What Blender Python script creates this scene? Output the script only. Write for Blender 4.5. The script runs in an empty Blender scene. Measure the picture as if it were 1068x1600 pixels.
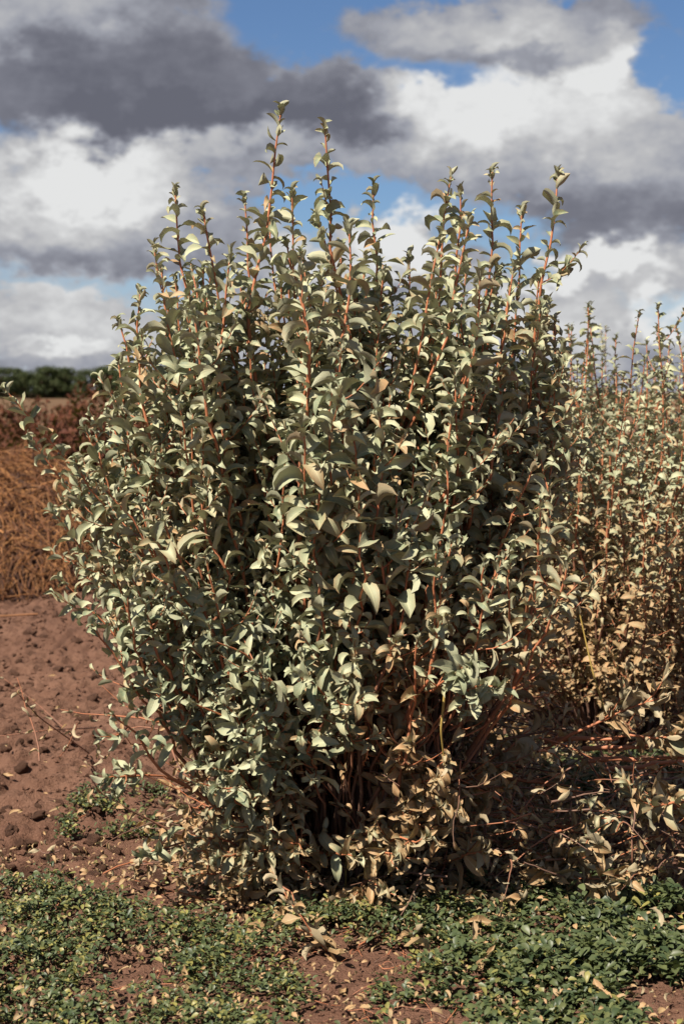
import bpy, math, random
import numpy as np
from mathutils import Vector

R = math.radians
rng = np.random.default_rng(11)
random.seed(11)
sc = bpy.context.scene
col = sc.collection

# ------------------------------------------------------------------ camera
CAM_H, FPX, HORIZON = 1.45, 2222.0, 612.0
PITCH = math.atan((800 - HORIZON) / FPX)
cam_d = bpy.data.cameras.new('camera')
cam = bpy.data.objects.new('camera', cam_d)
col.objects.link(cam)
cam.location = (0, 0, CAM_H)
cam.rotation_euler = (math.pi / 2 - PITCH, 0, 0)
cam_d.sensor_fit = 'VERTICAL'
cam_d.sensor_height = 36.0
cam_d.lens = 50.0
cam_d.clip_start, cam_d.clip_end = 0.05, 6000
cam_d.dof.use_dof = True
cam_d.dof.focus_distance = 3.95
cam_d.dof.aperture_fstop = 4.5
sc.camera = cam

SUN_AZ, SUN_EL = R(224), R(54)          # azimuth clockwise from +Y
sun_dir = Vector((math.sin(SUN_AZ) * math.cos(SUN_EL), math.cos(SUN_AZ) * math.cos(SUN_EL), math.sin(SUN_EL)))
sun_d = bpy.data.lights.new('sun', 'SUN')
sun_d.energy = 5.0
sun_d.angle = R(0.5)
sun_d.color = (1.0, 0.91, 0.78)
sun = bpy.data.objects.new('sun', sun_d)
sun.rotation_euler = sun_dir.to_track_quat('Z', 'Y').to_euler()
sun.location = (-6, -4, 9)
col.objects.link(sun)

sc.view_settings.view_transform = 'Standard'
sc.view_settings.look = 'None'
sc.view_settings.exposure = 1.06
sc.view_settings.gamma = 1.0
sc.view_settings.use_curve_mapping = False


def ray(px, py):
    a, b = (px - 534) / FPX, (800 - py) / FPX
    cp, sp = math.cos(PITCH), math.sin(PITCH)
    return np.array([a, cp + b * sp, -sp + b * cp])


def at(px, py, Y):
    d = ray(px, py)
    return np.array([0, 0, CAM_H]) + d * (Y / d[1])


# ------------------------------------------------------------------ node helper
class NT:
    def __init__(s, nt):
        s.nt = nt
        nt.nodes.clear()

    def n(s, t, **kw):
        nd = s.nt.nodes.new(t)
        for k, v in kw.items():
            setattr(nd, k, v)
        return nd

    def put(s, sock, v):
        if isinstance(v, bpy.types.NodeSocket):
            s.nt.links.new(v, sock)
        elif v is not None:
            sock.default_value = v

    def math(s, op, a, b=None, c=None, clamp=False):
        nd = s.n('ShaderNodeMath', operation=op, use_clamp=clamp)
        for i, v in enumerate((a, b, c)):
            s.put(nd.inputs[i], v)
        return nd.outputs[0]

    def vec(s, op, a, b=None, scale=None):
        nd = s.n('ShaderNodeVectorMath', operation=op)
        s.put(nd.inputs[0], a)
        if b is not None:
            s.put(nd.inputs[1], b)
        if scale is not None:
            s.put(nd.inputs['Scale'], scale)
        return nd.outputs['Value'] if op in ('LENGTH', 'DOT_PRODUCT') else nd.outputs[0]

    def noise(s, vec, scale, detail=4, rough=0.55, out='Fac', dist=0.0):
        nd = s.n('ShaderNodeTexNoise')
        s.put(nd.inputs['Vector'], vec)
        nd.inputs['Scale'].default_value = scale
        nd.inputs['Detail'].default_value = detail
        nd.inputs['Roughness'].default_value = rough
        nd.inputs['Distortion'].default_value = dist
        return nd.outputs[out]

    def mr(s, v, a, b, c=0.0, d=1.0, smooth=False):
        nd = s.n('ShaderNodeMapRange', interpolation_type='SMOOTHSTEP' if smooth else 'LINEAR')
        s.put(nd.inputs[0], v)
        for i, x in enumerate((a, b, c, d)):
            s.put(nd.inputs[i + 1], x)
        return nd.outputs[0]

    def mix(s, f, a, b, mode='MIX'):
        nd = s.n('ShaderNodeMix', data_type='RGBA', blend_type=mode)
        s.put(nd.inputs[0], f)
        for k, v in ((6, a), (7, b)):
            s.put(nd.inputs[k], (*v, 1) if isinstance(v, tuple) and len(v) == 3 else v)
        return nd.outputs[2]

    def attr(s, name):
        return s.n('ShaderNodeAttribute', attribute_name=name).outputs['Fac']

    def bump(s, h, strength, dist):
        nd = s.n('ShaderNodeBump')
        nd.inputs['Strength'].default_value = strength
        nd.inputs['Distance'].default_value = dist
        s.put(nd.inputs['Height'], h)
        return nd.outputs[0]


# ------------------------------------------------------------------ sky with cumulus
world = bpy.data.worlds.new('World')
sc.world = world
world.use_nodes = True
W = NT(world.node_tree)
sky = W.n('ShaderNodeTexSky', sky_type='NISHITA', sun_disc=False, sun_elevation=SUN_EL, sun_rotation=SUN_AZ)
sky.altitude = 100
sky.air_density = 1.0
sky.dust_density = 0.4
sky.ozone_density = 2.5
direc = W.n('ShaderNodeTexCoord').outputs['Generated']
sep = W.n('ShaderNodeSeparateXYZ')
W.put(sep.inputs[0], direc)
az = W.math('MULTIPLY', W.math('ARCTAN2', sep.outputs[0], sep.outputs[1]), 1000.0)
el = W.math('MULTIPLY', W.math('ARCSINE', sep.outputs[2]), 1000.0)
comb = W.n('ShaderNodeCombineXYZ')
W.put(comb.inputs[0], az)
W.put(comb.inputs[1], el)
P0 = comb.outputs[0]
# flattened direction for the noise: clouds are wider than tall near the horizon
stretch = W.vec('MULTIPLY', direc, (1, 1, 1.6))
n_big = W.noise(stretch, 7.0, 5, 0.55, 'Color')
n_fine = W.noise(stretch, 30.0, 6, 0.6, 'Color')
w1 = W.vec('MULTIPLY', W.vec('SUBTRACT', n_big, (0.5, 0.5, 0.5)), (150, 95, 0))
w2 = W.vec('MULTIPLY', W.vec('SUBTRACT', n_fine, (0.5, 0.5, 0.5)), (75, 62, 0))
PW = W.vec('ADD', P0, W.vec('ADD', w1, w2))


def ang(px, py):
    d = ray(px, py)
    d = d / np.linalg.norm(d)
    return 1000 * math.atan2(d[0], d[1]), 1000 * math.asin(d[2])


def blobs(items):
    tot = None
    for (px, py, rx, ry, amp) in items:
        a, e = ang(px, py)
        k = 1000 / FPX
        v = W.vec('MULTIPLY', W.vec('SUBTRACT', PW, (a, e, 0)), (1 / (rx * k), 1 / (ry * k), 0))
        f = W.mr(W.vec('LENGTH', v), 0.25, 1.3, amp, 0.0, True)
        tot = f if tot is None else W.math('ADD', tot, f)
    return tot


cover_blobs = blobs([
    (120, 90, 330, 130, 1.0), (280, 160, 150, 90, .9), (530, 175, 140, 75, 1.0), (20, 30, 200, 130, .8),
    (760, 30, 230, 75, 1.0), (930, 20, 170, 50, .5),
    (840, 230, 230, 135, 1.0), (950, 140, 110, 85, .8), (1010, 290, 190, 130, 1.0), (700, 230, 150, 90, .6),
    (130, 320, 300, 95, 1.0), (430, 255, 200, 42, .9), (240, 370, 160, 60, .7), (60, 215, 260, 60, .22), (90, 440, 230, 55, .32),
    (110, 510, 260, 60, .9), (640, 400, 120, 60, 1.0), (470, 420, 170, 75, .8), (900, 440, 260, 50, 1.0),
    (400, 540, 500, 80, .9), (900, 560, 400, 90, .9), (200, 590, 500, 22, .8)])
light_blobs = blobs([
    (860, 165, 280, 120, .50), (700, 200, 130, 90, .35), (950, 85, 80, 45, .5), (150, 270, 230, 55, .55), (60, 330, 170, 60, .25),
    (640, 375, 90, 55, .75), (470, 400, 120, 60, .5), (160, 440, 120, 35, .3), (900, 420, 170, 30, .6), (60, 500, 130, 40, .12),
    (600, 150, 60, 70, .28), (430, 240, 190, 30, .3), (780, 20, 170, 50, .28), (1060, 500, 60, 50, .5), (40, 50, 120, 50, .1),
    (120, 550, 120, 14, .3), (980, 320, 200, 110, .16), (40, 10, 170, 70, .25), (120, 330, 240, 90, .15), (90, 510, 300, 90, .32), (950, 490, 280, 90, .35), (534, 520, 400, 70, .2)])
dark_blobs = blobs([
    (190, 140, 330, 95, .30), (520, 190, 130, 60, .34), (30, 20, 240, 90, .10), (1000, 345, 170, 70, .24), (830, 75, 200, 30, .35),
    (110, 400, 230, 40, .15), (260, 200, 260, 40, .25), (900, 370, 180, 40, .16)])
a0, e0 = ang(534, 300)
inside = W.mr(W.vec('LENGTH', W.vec('MULTIPLY', W.vec('SUBTRACT', P0, (a0, e0, 0)), (1 / 330., 1 / 220., 0))), 0.8, 1.5, 1.0, 0.0, True)
outside = W.math('SUBTRACT', 1.0, inside)
gen = W.noise(stretch, 3.2, 8, 0.58)
fb = W.noise(stretch, 16.0, 7, 0.6)
fb2 = W.noise(stretch, 55.0, 5, 0.6)
gen_c = W.mr(gen, 0.40, 0.62, 0.0, 1.1)
dens = W.math('ADD', W.math('MULTIPLY', cover_blobs, inside), W.math('MULTIPLY', gen_c, outside))
dens = W.math('ADD', dens, W.math('MULTIPLY', W.math('SUBTRACT', fb, 0.5), 0.75))
dens = W.math('ADD', dens, W.math('MULTIPLY', W.math('SUBTRACT', fb2, 0.5), 0.25))
mask = W.mr(dens, 0.17, 0.66, 0.0, 1.0, True)
gl = W.mr(gen, 0.42, 0.70, 0.6, 0.08)  # clouds out of view, dimmed to weaken the sky fill and deepen shadows
lit = W.math('SUBTRACT', light_blobs, dark_blobs)
lit = W.math('ADD', W.math('MULTIPLY', W.math('ADD', lit, 0.40), inside), W.math('MULTIPLY', gl, outside))
lit = W.math('ADD', lit, W.math('MULTIPLY', W.math('SUBTRACT', fb, 0.5), 0.55))
lit = W.math('ADD', lit, W.math('MULTIPLY', W.math('SUBTRACT', fb2, 0.5), 0.40))
ramp = W.n('ShaderNodeValToRGB')
W.put(ramp.inputs[0], lit)
cr = ramp.color_ramp
cr.elements[0].position, cr.elements[0].color = 0.0, (0.105, 0.109, 0.136, 1)
cr.elements[1].position, cr.elements[1].color = 1.0, (0.60, 0.605, 0.605, 1)
for p_, c_ in ((0.25, (0.155, 0.160, 0.192, 1)), (0.5, (0.265, 0.275, 0.312, 1)), (0.75, (0.40, 0.402, 0.412, 1))):
    e_ = cr.elements.new(p_)
    e_.color = c_
SKY_S = 0.05
cloud_col = W.vec('SCALE', ramp.outputs[0], scale=0.62 / SKY_S)
hz = W.mr(el, 0.0, 120.0, 0.6, 0.0, True)
sky_c = W.mix(1.0, sky.outputs[0], (0.66, 0.77, 0.92), 'MULTIPLY')
sky_c = W.mix(hz, sky_c, (0.27 / SKY_S, 0.29 / SKY_S, 0.345 / SKY_S))
final = W.mix(mask, sky_c, cloud_col)
bg = W.n('ShaderNodeBackground')
bg.inputs['Strength'].default_value = SKY_S
W.put(bg.inputs['Color'], final)
wo = W.n('ShaderNodeOutputWorld')
W.put(wo.inputs[0], bg.outputs[0])


# ------------------------------------------------------------------ object helpers
def tag(o, label=None, cat=None, group=None, kind=None):
    for k, v in (('label', label), ('category', cat), ('group', group), ('kind', kind)):
        if v:
            o[k] = v
    return o


def empty(name, loc, rz=0.0):
    o = bpy.data.objects.new(name, None)
    o.empty_display_size = 0.1
    o.location = [float(c) for c in loc]
    o.rotation_euler = (0, 0, rz)
    col.objects.link(o)
    return o


def mesh_np(name, V, F, mat, attrs=None, smooth=True):
    """F: (n,4) or (n,3) int array"""
    me = bpy.data.meshes.new(name)
    V = np.asarray(V, np.float32)
    F = np.asarray(F, np.int32)
    k = F.shape[1]
    me.vertices.add(len(V))
    me.vertices.foreach_set('co', V.ravel())
    me.loops.add(F.size)
    me.loops.foreach_set('vertex_index', F.ravel())
    me.polygons.add(len(F))
    me.polygons.foreach_set('loop_start', np.arange(len(F), dtype=np.int32) * k)
    me.polygons.foreach_set('use_smooth', np.full(len(F), smooth))
    for an, av in (attrs or {}).items():
        a = me.attributes.new(an, 'FLOAT', 'POINT')
        a.data.foreach_set('value', np.asarray(av, np.float32))
    me.materials.append(mat)
    me.update(calc_edges=True)
    return me


def link(name, me, parent=None, loc=None):
    o = bpy.data.objects.new(name, me)
    col.objects.link(o)
    if parent is not None:
        o.parent = parent
    if loc is not None:
        o.location = [float(c) for c in loc]
    return o


def copy_tree(src, parent=None):
    c = src.copy()
    col.objects.link(c)
    if parent is not None:
        c.parent = parent
    for ch in list(src.children):
        copy_tree(ch, c)
    return c


# value noise (numpy)
def vnoise(x, y, seed=0):
    xi, yi = np.floor(x).astype(np.int64), np.floor(y).astype(np.int64)
    xf, yf = x - xi, y - yi

    def h(a, b):
        n = (a * 374761393 + b * 668265263 + seed * 974634541) & 0x7fffffff
        n = ((n ^ (n >> 13)) * 1274126177) & 0x7fffffff
        return ((n ^ (n >> 16)) & 0xffff) / 65535.0
    u, v = xf * xf * (3 - 2 * xf), yf * yf * (3 - 2 * yf)
    return (h(xi, yi) * (1 - u) + h(xi + 1, yi) * u) * (1 - v) + (h(xi, yi + 1) * (1 - u) + h(xi + 1, yi + 1) * u) * v


def fbm(x, y, oct_=4, seed=0):
    t, a, s = 0, 0.5, 0
    for i in range(oct_):
        t = t + a * vnoise(x * 2 ** i, y * 2 ** i, seed + i * 17)
        s += a
        a *= 0.5
    return t / s


def gz(x, y):
    x, y = np.asarray(x, float), np.asarray(y, float)
    near = np.clip(1 - (np.hypot(x, y - 4) - 6) / 14, 0, 1)
    z = (fbm(x * 0.7 + 5, y * 0.7, 3, 3) - 0.5) * 0.14 * near
    rough = np.clip((-x - 0.25) * 1.6, 0.25, 1.0)
    b = fbm(x * 9, y * 9, 4, 9)
    z = z + (np.abs(b - 0.5) * -2 + 0.35) * 0.085 * near * rough
    z = z + (fbm(x * 30, y * 30, 3, 21) - 0.5) * 0.045 * near * rough
    return z


# ------------------------------------------------------------------ materials
def new_mat(name):
    m = bpy.data.materials.new(name)
    m.use_nodes = True
    return m, NT(m.node_tree)


def finish(t, colr, rough=0.8, bump=None, spec=0.3, transl=0.0, tcol=None):
    p = t.n('ShaderNodeBsdfPrincipled')
    t.put(p.inputs['Base Color'], colr)
    t.put(p.inputs['Roughness'], rough)
    p.inputs['Specular IOR Level'].default_value = spec
    if bump is not None:
        t.put(p.inputs['Normal'], bump)
    out = t.n('ShaderNodeOutputMaterial')
    sh = p.outputs[0]
    if transl > 0:
        tr = t.n('ShaderNodeBsdfTranslucent')
        t.put(tr.inputs[0], tcol if tcol is not None else colr)
        mx = t.n('ShaderNodeMixShader')
        mx.inputs[0].default_value = transl
        t.put(mx.inputs[1], sh)
        t.put(mx.inputs[2], tr.outputs[0])
        sh = mx.outputs[0]
    t.put(out.inputs[0], sh)


def leaf_material():
    m, t = new_mat('silver_leaf')
    tint, rnd, lu, lv = t.attr('tint'), t.attr('rnd'), t.attr('lu'), t.attr('lv')
    oi = t.n('ShaderNodeObjectInfo').outputs['Random']
    rr = t.math('FRACT', t.math('ADD', rnd, oi))
    obj = t.n('ShaderNodeTexCoord').outputs['Object']
    n1 = t.noise(obj, 60.0, 4, 0.6)
    n2 = t.noise(obj, 260.0, 3, 0.6)
    fresh = t.mix(rr, (0.118, 0.158, 0.096), (0.375, 0.395, 0.265))
    fresh = t.mix(t.mr(n1, 0.38, 0.72, 0, 0.55), fresh, (0.38, 0.335, 0.18))
    dry = t.mix(rr, (0.33, 0.205, 0.10), (0.24, 0.17, 0.088))
    dry = t.mix(t.mr(n1, 0.48, 0.72), dry, (0.34, 0.185, 0.085))
    au = t.math('ABSOLUTE', lu)
    # margins dry out first
    edge = t.math('ADD', t.math('MULTIPLY', t.math('POWER', au, 3.0), 0.30), t.math('MULTIPLY', t.math('POWER', lv, 4.0), 0.25))
    k = t.math('ADD', tint, t.math('MULTIPLY', edge, t.mr(tint, 0.0, 0.35, 0.6, 1.0)))
    k = t.math('ADD', k, t.math('MULTIPLY', t.math('SUBTRACT', n1, 0.5), 0.45))
    c = t.mix(t.mr(k, 0.12, 0.85, 0, 1, True), fresh, dry)
    rib = t.mr(au, 0.03, 0.13, 0.45, 0.0)
    c = t.mix(rib, c, (0.44, 0.41, 0.25))
    side = t.math('ABSOLUTE', t.math('SUBTRACT', t.math('FRACT', t.math('ADD', t.math('MULTIPLY', lv, 6.0), t.math('MULTIPLY', au, -1.6))), 0.5))
    vein = t.mr(side, 0.0, 0.10, 0.2, 0.0)
    c = t.mix(vein, c, (0.37, 0.35, 0.215))
    back = t.n('ShaderNodeNewGeometry').outputs['Backfacing']
    pale = t.mix(0.55, c, (0.36, 0.35, 0.25))
    c = t.mix(t.math('MULTIPLY', back, 0.8), c, pale)
    h = t.math('ADD', t.math('MULTIPLY', n2, 0.5), t.math('ADD', t.math('MULTIPLY', rib, -1.2), t.math('MULTIPLY', vein, -1.0)))
    finish(t, c, 0.62, t.bump(h, 0.35, 0.002), 0.35, 0.11, t.mix(0.4, c, (0.24, 0.30, 0.08)))
    return m


def bark_material():
    m, t = new_mat('stem_bark')
    age = t.attr('age')
    obj = t.n('ShaderNodeTexCoord').outputs['Object']
    n1 = t.noise(t.vec('MULTIPLY', obj, (1, 1, 0.25)), 90.0, 5, 0.65)
    n2 = t.noise(obj, 14.0, 3)
    young = t.mix(n2, (0.33, 0.105, 0.050), (0.40, 0.165, 0.080))
    old = t.mix(n1, (0.07, 0.042, 0.032), (0.20, 0.11, 0.075))
    a = t.math('ADD', age, t.math('MULTIPLY', t.math('SUBTRACT', n2, 0.5), 0.5))
    c = t.mix(t.mr(a, 0.28, 0.68), young, old)
    c = t.mix(t.mr(n1, 0.58, 0.75, 0, 0.5), c, (0.12, 0.06, 0.04))
    finish(t, c, 0.6, t.bump(n1, 0.5, 0.002), 0.3)
    return m


def soil_material(name='soil', clod=False):
    m, t = new_mat(name)
    g = t.n('ShaderNodeNewGeometry').outputs['Position'] if not clod else t.n('ShaderNodeTexCoord').outputs['Object']
    a = t.noise(g, 1.6, 5, 0.6)
    b = t.noise(g, 26.0, 6, 0.65)
    c_ = t.noise(g, 130.0, 5, 0.65)
    c = t.mix(t.mr(a, 0.3, 0.7), (0.122, 0.063, 0.042), (0.172, 0.094, 0.064))
    c = t.mix(t.mr(b, 0.45, 0.72, 0, 0.25 if clod else 0.75), c, (0.082, 0.039, 0.026))
    c = t.mix(t.mr(c_, 0.52, 0.75, 0, 0.5), c, (0.24, 0.137, 0.098))
    if not clod:
        sp = t.n('ShaderNodeSeparateXYZ')
        t.put(sp.inputs[0], g)
        far = t.mr(sp.outputs[1], 30.0, 90.0, 0, 1, True)
        band = t.noise(t.vec('MULTIPLY', g, (0.01, 0.06, 0)), 1.0, 4)
        c = t.mix(far, c, t.mix(band, (0.085, 0.05, 0.031), (0.125, 0.078, 0.042)))
    h = t.math('ADD', t.math('MULTIPLY', b, 0.6), t.math('MULTIPLY', c_, 0.4))
    finish(t, c, 0.95, t.bump(h, 1.0, 0.03), 0.1)
    return m


def simple_leaf(name, c0, c1, c2, transl=0.2, rough=0.45, spec=0.5, key='tint'):
    m, t = new_mat(name)
    tint, rnd = t.attr('tint'), t.attr('rnd')
    c = t.mix(rnd, c0, c1)
    c = t.mix(tint, c, c2)
    nz = t.noise(t.n('ShaderNodeTexCoord').outputs['Object'], 40.0, 3)
    c = t.mix(t.mr(nz, 0.4, 0.75, 0, 0.4), c, t.vec('SCALE', c, scale=0.6))
    finish(t, c, rough, None, spec, transl, t.mix(0.6, c, (0.16, 0.22, 0.03)))
    return m


M_LEAF = leaf_material()
M_BARK = bark_material()
M_SOIL = soil_material()
M_CLOD = soil_material('clod_soil', True)
M_GREEN = simple_leaf('ground_cover_leaf', (0.028, 0.046, 0.020), (0.082, 0.102, 0.042), (0.21, 0.19, 0.055), 0.10, 0.45, 0.32)
M_STRAW = simple_leaf('straw', (0.17, 0.062, 0.022), (0.40, 0.19, 0.068), (0.045, 0.019, 0.012), 0.0, 0.6, 0.3)
M_MAROON = simple_leaf("maroon_leaf", (0.055, 0.015, 0.010), (0.110, 0.034, 0.018), (0.09, 0.05, 0.02), 0.1, 0.7, 0.15)
M_TREE = simple_leaf('tree_leaf', (0.020, 0.036, 0.011), (0.050, 0.070, 0.020), (0.085, 0.07, 0.025), 0.1, 0.6, 0.3)
M_YELLOW = simple_leaf('yellow_stalk', (0.40, 0.27, 0.07), (0.48, 0.34, 0.10), (0.25, 0.22, 0.07), 0.1, 0.5, 0.3)


# ------------------------------------------------------------------ ground sheet
def axis(lo, hi, f0, f1, step, grow):
    pts = list(np.arange(f0, f1 + 1e-6, step))
    s, x = step, pts[-1]
    while x < hi:
        s *= grow
        x += s
        pts.append(x)
    s, x = step, pts[0]
    while x > lo:
        s *= grow
        x -= s
        pts.insert(0, x)
    return np.array(pts)


gx = axis(-2500, 2500, -2.0, 1.6, 0.014, 1.06)
gy = axis(-400, 4500, 3.0, 7.2, 0.018, 1.045)
XX, YY = np.meshgrid(gx, gy)
ZZ = gz(XX, YY)
nx, ny = len(gx), len(gy)
idx = np.arange(nx * ny).reshape(ny, nx)
GF = np.stack([idx[:-1, :-1], idx[:-1, 1:], idx[1:, 1:], idx[1:, :-1]], -1).reshape(-1, 4)
ground = link('ground', mesh_np('ground', np.stack([XX, YY, ZZ], -1).reshape(-1, 3), GF, M_SOIL))
tag(ground, 'reddish brown tilled soil running back to the far field', kind='structure')


# ------------------------------------------------------------------ leaves
def leaf_variants(n, cols, rows, seed, wid=(0.36, 0.52), curl=(0.5, 2.4), fold=(0.15, 0.6), wave=(0.02, 0.10), twist=0.7, obov=False):
    r = np.random.default_rng(seed)
    u = np.linspace(-1, 1, cols + 1)
    v = np.linspace(0, 1, rows + 1)
    Vs = []
    for i in range(n):
        w = r.uniform(*wid) * 0.5
        cu, fo, wa, tw = r.uniform(*curl), r.uniform(*fold), r.uniform(*wave), r.normal(0, twist)
        ph1, ph2 = r.uniform(0, 6.3, 2)
        bend = r.normal(0, 0.25)
        pts, y, z, x = [], 0.0, 0.0, 0.0
        for j, vv in enumerate(v):
            if j > 0:
                th = 0.25 * cu - cu * (vv ** 1.2)
                ds = 1.0 / rows
                y += math.cos(th) * ds
                z += math.sin(th) * ds
                x += bend * vv * ds
            prof = (max(vv - 0.03, 0) ** 0.62) * ((1 - vv) ** 0.8) * 2.05
            if obov:
                prof = (vv ** 0.9) * (max(1 - vv, 0) ** 0.42) * 1.75
            hw = w * prof + (0.012 if vv < 0.1 else 0.004)
            th = 0.25 * cu - cu * (vv ** 1.2)
            a = tw * vv
            for uu in u:
                lx = uu * hw * math.cos(fo * 0.8)
                lz = abs(uu) ** 1.3 * hw * math.sin(fo) * 1.3 + wa * (abs(uu) ** 2) * math.sin(vv * 7 + (ph1 if uu > 0 else ph2)) * min(prof, 1)
                rx = lx * math.cos(a) - lz * math.sin(a)
                rz = lx * math.sin(a) + lz * math.cos(a)
                pts.append((x + rx, y - rz * math.sin(th), z + rz * math.cos(th)))
        Vs.append(pts)
    idx = np.arange((cols + 1) * (rows + 1)).reshape(rows + 1, cols + 1)
    F = np.stack([idx[:-1, :-1], idx[:-1, 1:], idx[1:, 1:], idx[1:, :-1]], -1).reshape(-1, 4)
    LU = np.tile(u, rows + 1)
    LV = np.repeat(v, cols + 1)
    return np.array(Vs), F, LU, LV


LV_HI = leaf_variants(48, 4, 6, 5, (0.42, 0.68), (0.1, 2.7), (0.2, 0.85), (0.03, 0.16), 0.95)
LV_LO = leaf_variants(24, 2, 4, 6, (0.42, 0.62), (0.5, 2.4))
LV_DRY = leaf_variants(28, 4, 6, 7, (0.34, 0.55), (-1.5, 3.0), (0.3, 1.0), (0.05, 0.2), 1.0)
LV_G = leaf_variants(12, 2, 4, 8, (0.60, 0.82), (0.2, 1.2), (0.1, 0.45), (0.0, 0.03), 0.2, True)
# ground cover leaves are obovate: mirror their width profile
_v = LV_G[0]


def norm(v):
    return v / (np.linalg.norm(v, axis=-1, keepdims=True) + 1e-9)


def leaf_frames(D, N):
    D = norm(D)
    S = norm(np.cross(D, N))
    N2 = np.cross(S, D)
    return S, D, N2


def leaves_mesh(name, lib, P, D, N, L, tint, rnd, mat, seed=0):
    Vs, F, LU, LV = lib
    n = len(P)
    k = Vs.shape[1]
    var = np.random.default_rng(seed).integers(0, len(Vs), n)
    S, D, N2 = leaf_frames(D, N)
    base = Vs[var]
    V = P[:, None, :] + L[:, None, None] * (base[:, :, 0:1] * S[:, None, :] + base[:, :, 1:2] * D[:, None, :] + base[:, :, 2:3] * N2[:, None, :])
    FF = (F[None] + (np.arange(n) * k)[:, None, None]).reshape(-1, 4)
    at_ = {'tint': np.repeat(tint, k), 'rnd': np.repeat(rnd, k), 'lu': np.tile(LU, n), 'lv': np.tile(LV, n)}
    return mesh_np(name, V.reshape(-1, 3), FF, mat, at_)


_leaf_cache = {}


def leaf_part_mesh(lib_name, i, tq, mat):
    key = (lib_name, i, tq, mat.name)
    if key not in _leaf_cache:
        Vs, F, LU, LV = {'hi': LV_HI, 'lo': LV_LO, 'dry': LV_DRY, 'g': LV_G}[lib_name]
        k = len(LU)
        _leaf_cache[key] = mesh_np('leaf', Vs[i], F, mat, {'tint': np.full(k, tq / 8.0), 'rnd': np.zeros(k), 'lu': LU, 'lv': LV})
    return _leaf_cache[key]


def place_leaf(name, lib_name, P, D, N, L, tint, parent=None, mat=None, r=random):
    lib = {'hi': LV_HI, 'lo': LV_LO, 'dry': LV_DRY, 'g': LV_G}[lib_name]
    i = r.randrange(len(lib[0]))
    o = link(name, leaf_part_mesh(lib_name, i, int(round(np.clip(tint, 0, 1.2) * 8)), mat or M_LEAF), parent)
    S, D, N2 = leaf_frames(np.asarray(D, float), np.asarray(N, float))
    from mathutils import Matrix
    mtx = Matrix(((S[0] * L, D[0] * L, N2[0] * L, P[0]), (S[1] * L, D[1] * L, N2[1] * L, P[1]), (S[2] * L, D[2] * L, N2[2] * L, P[2]), (0, 0, 0, 1)))
    o.matrix_basis = mtx
    return o


# ------------------------------------------------------------------ stems
def tube(path, r0, r1, sides=6, age0=1.0, age1=0.0):
    path = np.asarray(path)
    n = len(path)
    T = norm(np.gradient(path, axis=0))
    ref = np.array([0.31, 0.17, 0.2]) if abs(T[0][2]) > 0.9 else np.array([0, 0, 1.0])
    A = norm(np.cross(T, ref + 1e-4))
    B = np.cross(T, A)
    rad = np.linspace(r0, r1, n)[:, None]
    ang_ = np.linspace(0, 2 * math.pi, sides, endpoint=False)
    V = path[:, None, :] + rad[:, :, None] * (np.cos(ang_)[None, :, None] * A[:, None, :] + np.sin(ang_)[None, :, None] * B[:, None, :])
    i = np.arange(n * sides).reshape(n, sides)
    F = np.stack([i[:-1], np.roll(i, -1, 1)[:-1], np.roll(i, -1, 1)[1:], i[1:]], -1).reshape(-1, 4)
    return V.reshape(-1, 3), F, np.repeat(np.linspace(age0, age1, n), sides)


def join(parts):
    Vs, Fs, As, o = [], [], [], 0
    for V, F, A in parts:
        Vs.append(V)
        Fs.append(F + o)
        As.append(A)
        o += len(V)
    return np.concatenate(Vs), np.concatenate(Fs), np.concatenate(As)


def bez(B, C, T, n, r, wig=0.012):
    t = np.linspace(0, 1, n)[:, None]
    p = (1 - t) ** 2 * B + 2 * t * (1 - t) * C + t ** 2 * T
    w = r.normal(0, wig, (n, 3))
    w = (w + np.roll(w, 1, 0) + np.roll(w, -1, 0)) / 2
    w[0] = 0
    return p + w * np.sin(t * 3.0) * np.linalg.norm(T - B)


class Leaves:
    def __init__(s):
        s.P, s.D, s.N, s.L, s.T = [], [], [], [], []

    def add(s, P, D, N, L, T):
        s.P.append(P); s.D.append(D); s.N.append(N); s.L.append(L); s.T.append(T)

    def thin(s, f, r):
        keep = [r.random() < f(p) for p in s.P]
        for nm in 'PDNLT':
            setattr(s, nm, [v for v, k in zip(getattr(s, nm), keep) if k])

    def arr(s):
        return [np.array(x) for x in (s.P, s.D, s.N, s.L, s.T)]


UP = np.array([0, 0, 1.0])


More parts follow.
